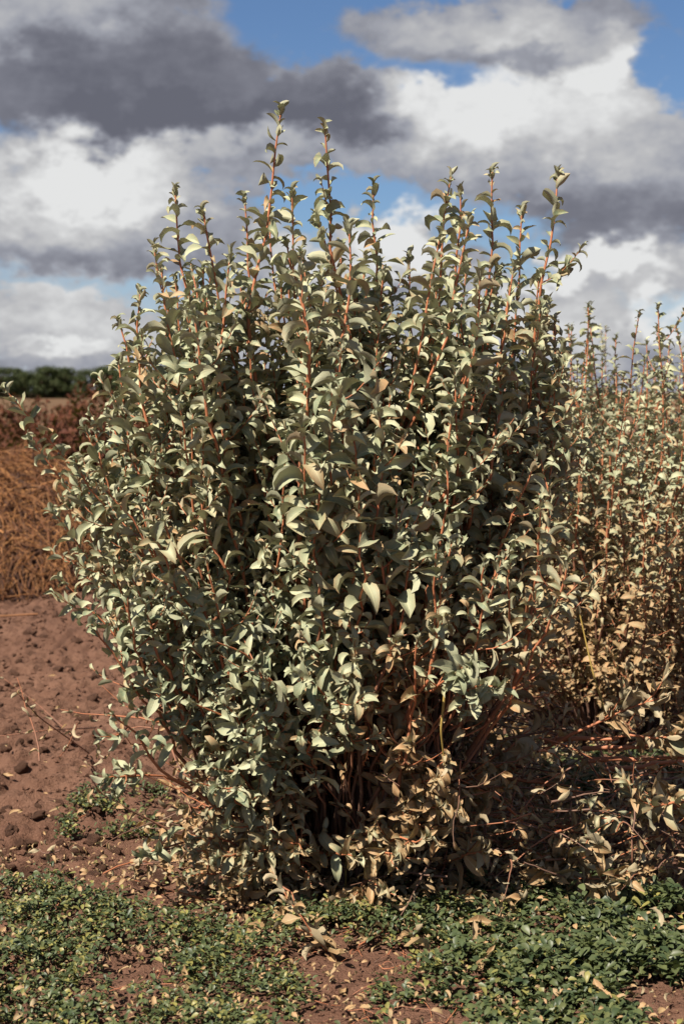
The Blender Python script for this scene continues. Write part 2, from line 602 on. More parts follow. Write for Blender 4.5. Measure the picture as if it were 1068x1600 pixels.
def dress(path, t0, spacing, size, lv, r, tintf, tip_small=True, keep=1.0, droop=0.0):
    """put leaves in a spiral along a path from fraction t0 on"""
    seg = np.linalg.norm(np.diff(path, axis=0), axis=1)
    cum = np.concatenate([[0], np.cumsum(seg)])
    tot = cum[-1]
    s = tot * t0
    phi = r.uniform(0, 6.28)
    while s < tot:
        if r.random() < keep:
            j = min(np.searchsorted(cum, s) - 1, len(seg) - 1)
            j = max(j, 0)
            f = (s - cum[j]) / max(seg[j], 1e-6)
            p = path[j] * (1 - f) + path[j + 1] * f
            tg = (path[j + 1] - path[j]) / max(seg[j], 1e-6)
            rem = tot - s
            sm = 1.0
            op = r.uniform(0.55, 1.45)
            if tip_small and rem < 0.12:
                sm = 0.45 + 0.55 * rem / 0.12
                op = 0.3 + (op - 0.3) * (rem / 0.12)
            a = np.cross(tg, [0.3, 0.9, 0.1])
            a = a / np.linalg.norm(a)
            b = np.cross(tg, a)
            rad = math.cos(phi) * a + math.sin(phi) * b
            d = tg * math.cos(op) + rad * math.sin(op)
            d = d + np.array([0, 0, -droop * r.uniform(0.3, 1.0)])
            nrm = tg * math.sin(op) - rad * math.cos(op) + r.normal(0, 0.42, 3)
            if nrm @ UP < -0.2:
                nrm = nrm + UP * 0.5
            lv.add(p, d, nrm, size * sm * r.choice([0.55, 0.8, 1.0, 1.05, 1.2]), tintf(p))
        phi += 2.4 + r.normal(0, 0.3)
        s += spacing * r.uniform(0.6, 1.4)
    return lv


def shoot(B, T, r, lv, tintf, size=0.062, spacing=0.024, t0=0.35, twigs=5, rbase=0.007, lat=0.85, hfrac=0.45, keep=1.0, droop=0.0, tw_len=(0.10, 0.30), sides=6, n=22, wig=0.012):
    ls = lat + r.normal(0, 0.14)
    C = B + np.array([(T[0] - B[0]) * ls, (T[1] - B[1]) * lat, (T[2] - B[2]) * hfrac])
    C = C + r.normal(0, 0.045, 3) * np.array([1, 1, 0.3]) * np.linalg.norm(T - B)
    path = bez(B, C, T, n, r, wig * 1.25)
    parts = [tube(path, rbase, 0.0022, sides)]
    dress(path, t0, spacing, size, lv, r, tintf, keep=keep, droop=droop)
    tg = norm(path[-1] - path[-2])
    for q in range(5):
        a_ = q * 2.4 + 1.0
        rad = norm(np.cross(tg, np.array([math.cos(a_), math.sin(a_), 0.1])))
        lv.add(path[-1] - tg * 0.012 * (5 - q) * 0.5, tg + rad * (0.55 - 0.09 * q), tg * 0.3 - rad, size * r.uniform(0.42, 0.62), tintf(path[-1]) * 0.5)
    for k in range(twigs):
        t = r.uniform(max(t0 - 0.1, 0.2), 0.93)
        j = int(t * (n - 1))
        tg = norm(path[min(j + 1, n - 1)] - path[j - 1])
        rad = norm(np.cross(tg, r.normal(0, 1, 3)))
        L = r.uniform(*tw_len) * (1.15 - 0.5 * t)
        e = path[j] + L * (tg * 0.55 + rad * 0.75 + UP * (0.25 - droop * 0.5))
        c = path[j] + L * 0.45 * (rad * 0.9 + tg * 0.3)
        tp = bez(path[j], c, e, 8, r, 0.02)
        parts.append(tube(tp, 0.0024, 0.0009, 5, 0.45, 0.0))
        dress(tp, 0.12, spacing * 0.85, size * 0.88, lv, r, tintf, keep=keep, droop=droop)
    return join(parts)


def build_shrub(root, stems, lv, lib_name, n_parts, cam_local, seed, mat=M_LEAF):
    """stems -> one part each; the leaves that show largest -> parts; the others -> one part of kind stuff"""
    for V, F, A in stems:
        link('stem', mesh_np('stem', V, F, M_BARK, {'age': A}), root)
    P, D, N, L, T = lv.arr()
    r = np.random.default_rng(seed)
    # nearest to the camera side, largest
    dist = np.linalg.norm(P - cam_local, axis=1)
    dmed = np.median(dist)
    score = L / dist * np.exp(-(dist - dmed) / (0.25 * dist.std() + 1e-6) * 0.5) * r.uniform(0.6, 1.4, len(P))
    order = np.argsort(-score)
    big, rest = order[:n_parts], order[n_parts:]
    rr = random.Random(seed)
    for i in big:
        place_leaf('leaf', lib_name, P[i], D[i], N[i], L[i] * (rr.uniform(1.1, 1.45) if lib_name == 'hi' else 1.05), T[i], root, mat, rr)
    lib = {'hi': LV_HI, 'lo': LV_LO}[lib_name]
    f = link('foliage', leaves_mesh('foliage', lib, P[rest], D[rest], N[rest], L[rest], T[rest], r.random(len(rest)), mat, seed), root)
    tag(f, kind='stuff')
    return f


# ---- the main shrub
BASE = np.array([0.0, 4.22, 0.0])
shrub = empty('silver_shrub', BASE)
tag(shrub, 'tall upright silver leaved shrub with orange stems standing closest in the middle', 'shrub')
lv = Leaves()
stems = []
r1 = np.random.default_rng(42)


def tint_main(p):
    """dry towards the bottom and the right"""
    h = p[2]
    k = 0.62 * np.clip((0.78 - h) / 0.7, 0, 1) + 0.34 * np.clip((p[0] - 0.0) / 0.4, 0, 1) * np.clip((1.25 - h) / 0.6, 0, 1)
    inner = 0.25 * np.clip((p[1]) / 0.5, 0, 1) * np.clip((1.2 - h) / 0.6, 0, 1)
    patch = float(vnoise(np.float64(p[0] * 5 + 3), np.float64(p[2] * 5), 31)) - 0.5
    v = k + inner + 0.34 * patch + abs(r1.normal(0, 0.13)) - 0.0 + (0.5 if r1.random() < 0.08 else 0.0)
    if p[0] < 0.0 and h < 0.9 and p[1] < 0:
        v -= 0.28
    return float(np.clip(v, 0, 1.15))


def tipw(px, py, Y):
    return at(px, py, Y) - BASE


tips = [(442, 168, 4.15), (508, 198, 4.0), (583, 288, 4.4), (275, 296, 4.2), (385, 308, 4.35), (313, 330, 4.0), (705, 278, 4.1),
        (766, 266, 4.3), (872, 268, 4.2), (815, 330, 4.5), (186, 500, 4.2), (238, 388, 4.4), (222, 460, 3.95), (640, 402, 4.5), (492, 340, 4.2),
        (733, 335, 3.95), (455, 300, 3.95), (545, 350, 3.9), (360, 395, 3.9), (255, 420, 4.0), (420, 330, 4.4), (690, 370, 4.0), (600, 430, 4.1),
        (840, 430, 4.3), (800, 420, 4.0), (185, 560, 4.0), (750, 420, 3.85), (880, 540, 4.1), (670, 470, 4.2), (570, 400, 4.5), (330, 420, 4.4),
        (855, 470, 4.4), (720, 300, 4.4), (470, 420, 3.8), (300, 480, 3.8)]
for (px, py, Y) in tips:
    T = tipw(px, py, Y)
    B = np.array([T[0] * 0.14 + r1.normal(0, 0.06), r1.normal(0, 0.08), 0.0])
    stems.append(shoot(B, T, r1, lv, tint_main, size=0.075, spacing=0.0160, t0=0.36, twigs=6, rbase=r1.uniform(0.009, 0.014), tw_len=(0.1, 0.28)))
env_x = [40, 130, 190, 240, 290, 400, 450, 520, 590, 650, 700, 770, 830, 880, 900]
env_y = [720, 650, 540, 440, 370, 370, 330, 310, 380, 450, 360, 340, 400, 400, 580]
for k in range(150):
    px = r1.uniform(110, 885)
    if k < 70:
        dY = r1.uniform(-0.3, 0.4)
        py = np.interp(px, env_x, env_y) + 25 + (abs(dY) / 0.62) ** 1.6 * 250 + r1.uniform(0, 120)
    else:
        dY = r1.uniform(-0.62, 0.1)
        py = np.interp(px, env_x, env_y) + 60 + (abs(dY) / 0.62) ** 1.6 * 330 + r1.uniform(0, 200)
    T = tipw(px, py, BASE[1] + dY)
    B = np.array([T[0] * 0.16 + r1.normal(0, 0.07), T[1] * 0.15 + r1.normal(0, 0.06), 0.0])
    stems.append(shoot(B, T, r1, lv, tint_main, size=0.069, spacing=0.0185, t0=0.40, twigs=6, rbase=r1.uniform(0.007, 0.011), lat=0.75, hfrac=0.5))
# arching shoots of the left flank
for (px, py, Y) in [(48, 690, 4.0), (8, 608, 4.1), (132, 665, 4.1), (85, 800, 3.85), (95, 905, 3.8), (100, 780, 4.3), (165, 640, 4.3), (125, 860, 4.2),
                    (200, 930, 3.65), (120, 720, 3.9), (230, 830, 3.6), (160, 760, 3.75)]:
    T = tipw(px, py, Y)
    B = np.array([-0.08 + r1.normal(0, 0.04), T[1] * 0.1, 0.0])
    stems.append(shoot(B, T, r1, lv, tint_main, size=0.069, spacing=0.0185, t0=0.40, twigs=7, rbase=0.0055, lat=0.6, hfrac=0.6))
# right flank
for (px, py, Y) in [(885, 640, 4.2), (880, 760, 4.1), (870, 880, 4.2), (880, 980, 4.3), (840, 700, 3.85), (800, 860, 3.75)]:
    T = tipw(px, py, Y)
    B = np.array([0.08 + r1.normal(0, 0.04), T[1] * 0.1, 0.0])
    stems.append(shoot(B, T, r1, lv, tint_main, size=0.072, spacing=0.021, t0=0.45, twigs=6, rbase=0.007, lat=0.6, hfrac=0.6))
for (px, py, Y) in [(520, 600, 3.62), (548, 660, 3.58), (500, 720, 3.56), (560, 760, 3.56), (535, 540, 3.7), (590, 640, 3.62), (470, 660, 3.58)]:
    T = tipw(px, py, Y)
    stems.append(shoot(np.array([T[0] * 0.2 + r1.normal(0, 0.05), T[1] * 0.2, 0.0]), T, r1, lv, tint_main, size=0.075, spacing=0.021, t0=0.45, twigs=7, rbase=0.007, lat=0.8, hfrac=0.5))
# the crown thins out towards its foot, sooner on the right
lv.thin(lambda p: np.clip((p[2] - (0.48 if p[0] > 0.05 else 0.34)) / (0.55 if p[0] > 0.05 else 0.45), 0.0, 1), r1)
# skirt: low spreading shoots
for (px, py, Y, dry) in [(300, 1100, 3.7, 0), (270, 1190, 3.75, 0), (340, 1230, 3.65, 0), (400, 1040, 3.55, 0), (460, 1050, 3.55, 0), (210, 1080, 3.9, .3),
                         (390, 1330, 3.75, .2), (300, 1330, 3.8, .4), (350, 1390, 3.8, .5), (560, 1340, 3.7, .2), (600, 1390, 3.7, .3), (670, 1310, 3.65, .3),
                         (690, 1260, 3.7, .6), (700, 1190, 3.7, .6), (660, 1130, 3.75, .5), (520, 1090, 3.6, .1), (760, 1330, 3.8, .7), (790, 1230, 3.9, .7),
                         (850, 1130, 4.2, .6), (620, 1000, 3.6, .3), (700, 980, 3.65, .4), (250, 1010, 3.7, 0), (330, 1000, 3.6, 0), (470, 1150, 3.6, .1),
                         (820, 1000, 4.0, .4), (860, 1060, 4.3, .5), (540, 960, 3.6, .2), (370, 1150, 3.6, 0), (440, 1230, 3.8, .4), (240, 1260, 4.0, .5),
                         (290, 1270, 4.0, .4), (740, 1130, 4.2, .7), (800, 1310, 4.3, .7),
                         (310, 1160, 3.8, .1), (280, 1240, 3.82, .2), (360, 1290, 3.75, .1), (330, 1200, 3.72, 0), (420, 1310, 3.75, .2), (300, 1370, 3.85, .3), (260, 1320, 3.9, .4),
                         (380, 1370, 3.78, .2), (450, 1350, 3.8, .4), (240, 1160, 3.85, .2), (350, 1100, 3.65, 0), (410, 1130, 3.62, 0), (300, 1310, 3.8, .2), (340, 1340, 3.75, .2),
                         (640, 1160, 3.7, .8), (680, 1215, 3.7, .8), (715, 1265, 3.72, .8), (650, 1245, 3.75, .7), (580, 1300, 3.75, .4), (620, 1335, 3.68, .3),
                         (760, 1200, 3.9, .8), (820, 1180, 4.1, .8)]:
    T = tipw(px + (45 if px < 300 else 0), py, Y)
    B = np.array([T[0] * 0.2 + r1.normal(0, 0.05), T[1] * 0.2, 0.0])
    tf = (lambda d: (lambda p: float(np.clip(tint_main(p) * 0.5 + d + r1.normal(0, 0.1), 0, 1.1))))(dry)
    stems.append(shoot(B, T, r1, lv, tf, size=0.075 if dry < .6 else 0.094, spacing=0.021, t0=0.62, twigs=4, rbase=0.005, lat=0.5, hfrac=0.8, droop=0.25, tw_len=(0.07, 0.18)))
# the low spray that hangs forward on the right, and the small sprays low on the left
for (px, py, Y, nn) in [(780, 1075, 3.55, 6), (735, 1040, 3.5, 3), (165, 1215, 3.75, 4), (225, 1335, 3.8, 4)]:
    T = tipw(px, py, Y)
    B = np.array([T[0] * 0.3, T[1] * 0.3, 0.1])
    stems.append(shoot(B, T, r1, lv, lambda p: float(abs(r1.normal(0.02, 0.06))), size=0.086, spacing=0.016, t0=0.80, twigs=nn + 1, rbase=0.005, lat=0.5, hfrac=1.0, droop=0.4, tw_len=(0.06, 0.12)))
# trunk stumps
for k in range(7):
    B = np.array([r1.normal(0, 0.09), r1.normal(0, 0.07), -0.03])
    T = B + np.array([B[0] * 1.2 + r1.normal(0, 0.03), B[1] * 0.8, r1.uniform(0.55, 1.0)])
    stems.append(tube(bez(B, (B + T) / 2 + r1.normal(0, 0.02, 3), T, 12, r1, 0.01), r1.uniform(0.014, 0.022), 0.006, 8, 1.2, 0.5))
build_shrub(shrub, stems, lv, 'hi', 300, np.array([0, 0, CAM_H]) - BASE, 3)
N_MAIN = len(lv.P)

# dead twigs and hanging dry leaves tangled under the crown
rt = np.random.default_rng(77)
parts, lvt = [], Leaves()
for k in range(700):
    x, y = rt.normal(0.32, 0.42), rt.uniform(-0.42, 0.95)
    p0 = np.array([x, y, rt.uniform(0.0, 0.62) * max(0.25, 1 - 0.5 * abs(x))])
    d = rt.normal(0, 1, 3) * np.array([1, 1, 0.45])
    p1 = p0 + norm(d) * rt.uniform(0.12, 0.38)
    p1[2] = max(p1[2], 0.01)
    pth = bez(p0, (p0 + p1) / 2 + rt.normal(0, 0.04, 3), p1, 7, rt, 0.02)
    parts.append(tube(pth, rt.uniform(0.002, 0.0045), 0.001, 4, *rt.choice([0.3, 0.6, 0.95], 2)))
    dress(pth, 0.1, 0.065, 0.043, lvt, rt, lambda p: float(rt.uniform(0.65, 1.1)), False, droop=0.5)
V, F, A = join(parts)
tag(link('twig_tangle', mesh_np('twig_tangle', V, F, M_BARK, {'age': A}), shrub), kind='stuff')
P, D, N, L, T = lvt.arr()
tag(link('withered_leaves', leaves_mesh('withered_leaves', LV_DRY, P, D, N, L, T, rt.random(len(P)), M_LEAF, 5), shrub), kind='stuff')

# ------------------------------------------------------------------ row of the same shrubs behind, on the right
def row_shrub(seed, height, width, nsh, n_parts, dry=0.0):
    r = np.random.default_rng(seed)
    root = empty('silver_shrub', (0, 0, 0))
    lv, st = Leaves(), []

    def tf(p):
        return float(np.clip(0.06 + dry + 0.85 * np.clip((1.25 - p[2]) / 0.9, 0, 1) + r.normal(0, 0.16), 0, 1.1))
    for k in range(nsh):
        a, q = r.uniform(0, 6.28), math.sqrt(r.random())
        x, y = math.cos(a) * q * width, math.sin(a) * q * width
        hgt = height * (1 - 0.28 * q * q) * r.uniform(0.72, 1.0)
        B = np.array([x * 0.2, y * 0.2, 0]) + r.normal(0, 0.05, 3) * [1, 1, 0]
        st.append(shoot(B, np.array([x, y, hgt]), r, lv, tf, size=0.058, spacing=0.0185, t0=0.15, twigs=8, rbase=0.007, lat=0.8, hfrac=0.45, sides=5, n=14))
    for k in range(60):
        a, q = r.uniform(0, 6.28), r.uniform(0.4, 1.15)
        x, y = math.cos(a) * q * width, math.sin(a) * q * width
        st.append(shoot(np.array([x * 0.2, y * 0.2, 0]), np.array([x, y, r.uniform(0.1, 0.8)]), r, lv, lambda p: float(r.uniform(0.4, 1.15)), size=0.044, spacing=0.024,
                        t0=0.4, twigs=5, rbase=0.005, lat=0.6, hfrac=0.8, droop=0.3, sides=5, n=12))
    build_shrub(root, st, lv, 'lo', n_parts, np.array([-1.0, -6.0, 1.2]), seed)
    return root


GRP = 'silver shrubs in the row behind'
sA = row_shrub(101, 2.03, 0.82, 80, 300)
sA.location = (1.12, 5.9, 0)
sA.scale = (1.0, 1.0, 0.95)
tag(sA, 'silver leaved shrub with brown lower leaves directly behind the fallen branches', 'shrub', GRP)
c = copy_tree(sA)
c.location = (0.62, 7.0, 0)
c.rotation_euler = (0, 0, 2.4)
c.scale = (0.95, 0.95, 0.93)
tag(c, 'silver shrub filling the gap behind the right flank of the tall central shrub')
sB = row_shrub(202, 1.94, 0.85, 70, 160)
sB.location = (2.15, 7.9, 0)
tag(sB, 'softly blurred silver shrub second in the row at the right edge', 'shrub', GRP)
for (x, y, rz, s, lab) in [(1.55, 9.0, 1.9, 0.98, 'blurred silver shrub whose tips rise just right of the tall central shrub'),
                           (3.1, 9.9, 4.0, 0.95, 'farthest silver shrub of the row, mostly beyond the right edge')]:
    c = copy_tree(sB)
    c.location = (x, y, 0)
    c.rotation_euler = (0, 0, rz)
    c.scale = (s, s, s)
    tag(c, lab)

# ------------------------------------------------------------------ cut branches lying at the right
rb = np.random.default_rng(55)


def cut_branch(p0, p1, lift, label, group, rbase=0.0085, leafy=0.55, dry=0.75, size=0.06, spacing=0.03, twigs=3, nparts=40, droop=0.2):
    p0, p1 = np.asarray(p0, float), np.asarray(p1, float)
    root = empty('cut_branch', p0)
    q = p1 - p0
    lvb = Leaves()
    C = q * 0.5 + np.array([0, 0, lift])
    path = bez(np.zeros(3), C, q, 16, rb, 0.01)
    prt = [tube(path, rbase, 0.0018, 6, 0.35, 0.1)]
    tf = lambda p: float(np.clip(rb.normal(dry, 0.18), 0, 1.1))
    dress(path, 1 - leafy, spacing, size, lvb, rb, tf, droop=droop)
    for k in range(twigs):
        j = rb.integers(4, 15)
        tg = norm(path[j] - path[j - 1])
        rad = norm(np.cross(tg, rb.normal(0, 1, 3)))
        rad[2] = abs(rad[2])
        L = rb.uniform(0.08, 0.2)
        tp = bez(path[j], path[j] + L * 0.5 * tg + rad * 0.02, path[j] + L * (tg * 0.8 + rad * 0.6), 7, rb, 0.02)
        prt.append(tube(tp, 0.0025, 0.001, 5, 0.3, 0.1))
        dress(tp, 0.3, spacing, size, lvb, rb, tf, droop=0.2)
    V, F, A = join(prt)
    link('stem', mesh_np('stem', V, F, M_BARK, {'age': A}), root)
    if lvb.P:
        P, D, N, L, T = lvb.arr()
        for i in range(min(nparts, len(P))):
            place_leaf('leaf', 'dry' if T[i] > 0.6 else 'hi', P[i], D[i], N[i], L[i], T[i], root)
        if len(P) > nparts:
            f = link('foliage', leaves_mesh('foliage', LV_DRY, P[nparts:], D[nparts:], N[nparts:], L[nparts:], T[nparts:], rb.random(len(P) - nparts), M_LEAF, 9), root)
            tag(f, kind='stuff')
    tag(root, label, 'branch', group)
    return root


G = 'cut branches lying right of the tall shrub'
cut_branch(at(780, 1212, 4.25), at(1040, 1085, 4.1), 0.02, 'long red cut branch sloping up to the topmost tan leaves at the right edge', G, leafy=.38, size=.085, twigs=3, spacing=.011)
cut_branch(at(850, 1158, 4.25), at(1075, 1150, 4.1), 0.01, 'straight red branch lying level under the tan leaf spray at right', G, leafy=.36, size=.085, spacing=.011, twigs=2)
cut_branch(at(910, 1170, 4.25), at(1120, 1168, 4.1), 0.01, 'short red branch with dense tan leaves reaching past the right edge', G, leafy=.45, size=.085, spacing=.010, twigs=3)
cut_branch(at(920, 1188, 4.25), at(1150, 1186, 4.1), 0.01, 'smooth thick red branch lying level above the grey sprig', G, rbase=.009, leafy=.2)
cut_branch(at(943, 1203, 4.6), at(1180, 1180, 4.5), 0.0, 'lowest thick red branch with a blunt bare end', G, rbase=.010, leafy=.2)
cut_branch(at(775, 1215, 4.2), at(905, 1245, 4.1), 0.03, 'curved red branch with a hooked bare end beside single tan leaf', G, rbase=.008, leafy=.3, size=.05)
cut_branch(at(770, 1275, 4.1), at(905, 1322, 4.0), 0.02, 'thin red branch sloping down across the shade toward dry leaf cluster', G, rbase=.006, leafy=.12, twigs=1)
cut_branch(at(720, 1270, 4.15), at(900, 1300, 4.05), 0.03, 'thin dark red branch lying just above the sloping one', G, rbase=.005, leafy=.3, size=.05)
cut_branch(at(790, 1200, 4.6), at(860, 1350, 4.2), 0.02, 'short red twig dropping toward the dry leaf cluster', G, rbase=.004, leafy=.3, size=.05)
cut_branch(at(1100, 1250, 3.98), at(945, 1285, 3.92), 0.03, 'grey green sprig with tan tips hanging over the dark gap at right', G, rbase=.005, leafy=.95, dry=.40, size=.088, spacing=.012, twigs=5)
cut_branch(at(1110, 1270, 4.1), at(1005, 1275, 4.0), 0.03, 'tan leaf spray at the right edge above the green ground cover', G, rbase=.005, leafy=.95, dry=.7, size=.085, spacing=.014, twigs=5)
cut_branch(at(800, 1310, 4.1), at(905, 1385, 3.88), 0.02, 'dense cluster of withered tan leaves drooping onto the green ground cover', G, rbase=.005, leafy=.6, dry=.75, size=.115, spacing=.008, twigs=7, nparts=60, droop=.4)
cut_branch(at(1000, 1490, 3.55), at(1030, 1440, 3.6), 0.02, 'upright pair of dry olive leaves poking from the green ground cover', G, rbase=.003, leafy=.8, dry=.6, size=.095, spacing=.03, twigs=0)

# withered sprig in front of the shrub foot
sp = cut_branch(at(520, 1500, 3.58), at(462, 1452, 3.52), 0.04, 'withered sprig of curled beige leaves lying on bare soil at front', None, rbase=.003, leafy=.95, dry=.8, size=.066, spacing=.013, twigs=1, droop=-0.15)


def stick(name, pts, r0, r1, label, cat, mat=M_BARK, age=(0.4, 0.2), group=None):
    pts = np.array(pts)
    base = pts[0].copy()
    root = empty(name, base)
    n = 16
    t = np.linspace(0, len(pts) - 1, n)
    path = np.stack([np.interp(t, np.arange(len(pts)), pts[:, i]) for i in range(3)], 1) - base
    path[1:-1] = (path[:-2] + 2 * path[1:-1] + path[2:]) / 4
    V, F, A = tube(path, r0, r1, 6, *age)
    link('stem', mesh_np('stem', V, F, mat, {'age': A, 'tint': A * 0.5, 'rnd': A}), root)
    tag(root, label, cat, group)
    return root, path


def gpt(px, py, dz=0.0):
    d = ray(px, py)
    k = CAM_H / -d[2]
    p = np.array([0, 0, CAM_H]) + d * k
    p[2] = float(gz(p[0], p[1])) + dz
    return p


stick('pale_stick', [at(541, 1420, 3.95), at(540, 1380, 3.96), at(540, 1335, 3.97)], .003, .0022, 'thin pale upright stick at the foot of the tall shrub', 'stick', M_YELLOW)
stick('yellow_stalk', [at(950, 1130, 5.3), at(925, 1050, 5.3), at(905, 960, 5.35)], .004, .0022, 'thin yellow dry stalk leaning in front of the row of shrubs', 'stalk', M_YELLOW)
stick('yellow_stalk', [at(694, 1195, 3.7), at(688, 1140, 3.66), at(694, 1085, 3.66)], .002, .0038, 'short thick yellow green stalk among hanging tan leaves', 'stalk', M_YELLOW)
stick('dead_stick', [gpt(560, 1480, .01), gpt(610, 1465, .03), gpt(650, 1440, .02), gpt(590, 1425, .02)], .0025, .0015, 'thin bent reddish stick on the litter before the shrub', 'stick')
stick('dead_stick', [gpt(345, 1500, .03), gpt(362, 1480, .05)], .002, .0015, 'thin straight grey stick crossing the bare front patch', 'stick', age=(.9, .8))
stick('straw_stalk', [gpt(0, 975, .02), gpt(60, 974, .02)], .006, .006, 'long single straw lying on soil at left edge', 'stalk', M_STRAW)
for pts, lab in [([gpt(112, 1165, .02), gpt(60, 1125, .06), gpt(0, 1085, .10)], 'bare twig lying to the left edge over the soil'),
                 ([gpt(140, 1190, .02), at(60, 1120, 4.6), at(25, 1080, 4.55)], 'thin bare twig with small buds leaning left over soil'),
                 ([gpt(150, 1150, .02), at(80, 1140, 4.8), at(0, 1150, 4.8)], 'low flat bare twig lying across the left soil')]:
    root, path = stick('bare_twig', pts, .003, .001, lab, 'twig', age=(.6, .5), group='bare twigs at the left')
    for j in range(4, 15, 2):
        place_leaf('leaf', 'dry', path[j], rb.normal(0, 1, 3) + UP * .5, rb.normal(0, 1, 3), rb.uniform(.018, .035), .7, root)

# ------------------------------------------------------------------ straw heap at left
rs = np.random.default_rng(8)
HC, HR, HH = np.array([-3.05, 11.0, 0.0]), (1.75, 1.5), 0.92
heap = empty('straw_heap', HC)
tag(heap, 'rounded heap of orange straw at the left edge beyond the soil', 'straw heap')
hx = np.linspace(-1.15, 1.15, 70)
HX, HY = np.meshgrid(hx, hx)


def hz_(x, y):
    q = np.clip(1 - (x * x + y * y), 0, 1) ** 0.85
    return HH * q * (0.70 + 0.60 * fbm(x * 3 + 9, y * 3 + 9, 3, 4)) - 0.02


HZ = hz_(HX, HY)
i_ = np.arange(4900).reshape(70, 70)
HF = np.stack([i_[:-1, :-1], i_[:-1, 1:], i_[1:, 1:], i_[1:, :-1]], -1).reshape(-1, 4)
nv = HX.size
link('mound', mesh_np('mound', np.stack([HX * HR[0], HY * HR[1], HZ], -1).reshape(-1, 3), HF, M_STRAW,
                      {'tint': np.full(nv, 1.0), 'rnd': fbm(HX * 12, HY * 12, 3).ravel()}), heap)  # dark tint paints the shade of gaps between straws into the mound


def straw_path(r, L):
    a, q = r.uniform(0, 6.28), math.sqrt(r.random()) * 1.0
    x, y = math.cos(a) * q, math.sin(a) * q
    th = r.uniform(0, 6.28)
    dx, dy = math.cos(th) * L / 2, math.sin(th) * L / 2
    pts = []
    off = r.uniform(0.004, 0.10)
    tl = r.normal(0, 0.35)
    bow = r.normal(0, 0.055)
    for s in (-1, -0.5, 0, 0.5, 1):
        X, Y = x * HR[0] + dx * s - dy * bow * 8 * (1 - s * s), y * HR[1] + dy * s + dx * bow * 8 * (1 - s * s)
        pts.append((X, Y, max(float(hz_(np.float64(X / HR[0]), np.float64(Y / HR[1]))), 0.0) + off + tl * s * L * 0.5 + 0.03 * (1 - s * s)))
    return np.array(pts)


prt = []
for k in range(11000):
    V, F, A = tube(straw_path(rs, rs.uniform(0.06, 0.34)), rs.choice([.0025, .004, .0055]), 0.002, 3)
    prt.append((V, F, np.full(len(V), rs.random())))
V, F, A = join(prt)
tag(link('loose_straw', mesh_np('loose_straw', V, F, M_STRAW, {'rnd': A, 'tint': (A * 7.3 % 1) ** 1.3}), heap), kind='stuff')
for k in range(140):
    pth = straw_path(rs, rs.uniform(0.25, 0.5))
    if pth[:, 1].mean() > 0.5:
        continue
    V, F, A = tube(pth, 0.0055, 0.004, 4)
    link('straw', mesh_np('straw', V, F, M_STRAW, {'rnd': np.full(len(V), rs.uniform(.3, 1)), 'tint': np.zeros(len(V))}), heap)

# ------------------------------------------------------------------ maroon shrubs beyond the heap
def maroon(seed, h, w):
    r = np.random.default_rng(seed)
    root = empty('maroon_shrub', (0, 0, 0))
    lvm, st = Leaves(), []
    for k in range(54):
        a, q = r.uniform(0, 6.28), math.sqrt(r.random())
        T = np.array([math.cos(a) * q * w, math.sin(a) * q * w, h * r.uniform(0.55, 1.0) * (1 - 0.3 * q)])
        st.append(shoot(T * [.3, .3, 0], T, r, lvm, lambda p: float(r.uniform(0, .25)), size=0.11, spacing=0.040, t0=0.05, twigs=7, rbase=.008, sides=4, n=8))
    V, F, A = join(st)
    link('stem', mesh_np('stem', V, F, M_BARK, {'age': A + .4}), root)
    P, D, N, L, T = lvm.arr()
    tag(link('foliage', leaves_mesh('foliage', LV_LO, P, D, N, L, T, r.random(len(P)), M_MAROON, seed), root), kind='stuff')
    return root


mA, mB = maroon(1, 1.6, 0.6), maroon(2, 1.4, 0.75)
mspots = [(-2.35, 13.6, 0, 1.06, 0), (-3.25, 15.0, 1, .95, 1), (-4.2, 15.6, 2, .95, 0), (-5.0, 17.0, .4, 1.0, 1), (-3.0, 17.6, 3, 1.12, 0), (-4.1, 18.8, 4, 1.15, 1),
          (-1.6, 15.2, 5, 1.0, 1), (-5.6, 20.5, 2.2, 1.1, 0), (-2.9, 14.0, 2.6, .9, 1), (-3.9, 13.9, 3.6, .88, 1), (-2.0, 18.5, 1.4, 1.05, 0), (-4.6, 14.4, 5.1, .85, 1), (-6.2, 24.0, .3, 1.05, 0), (-5.2, 23.6, 1.3, 1.0, 1), (-4.3, 24.2, 2.3, 1.08, 0), (-3.4, 23.4, 3.3, 1.0, 1), (-2.5, 14.8, .9, 1.0, 0)]
first = {0: True, 1: True}
for i, (x, y, rz, s, w) in enumerate(mspots):
    srcm = (mA, mB)[w]
    o = srcm if first[w] else copy_tree(srcm)
    first[w] = False
    o.location = (x, y, 0)
    o.rotation_euler = (0, 0, rz)
    o.scale = (s, s, s * 1.0)
    tag(o, ('tall' if i % 3 == 0 else 'low' if s < .96 else 'wide') + ' dark maroon leafy shrub in the dense row beyond the straw heap', 'shrub', 'maroon shrubs beyond the straw heap')

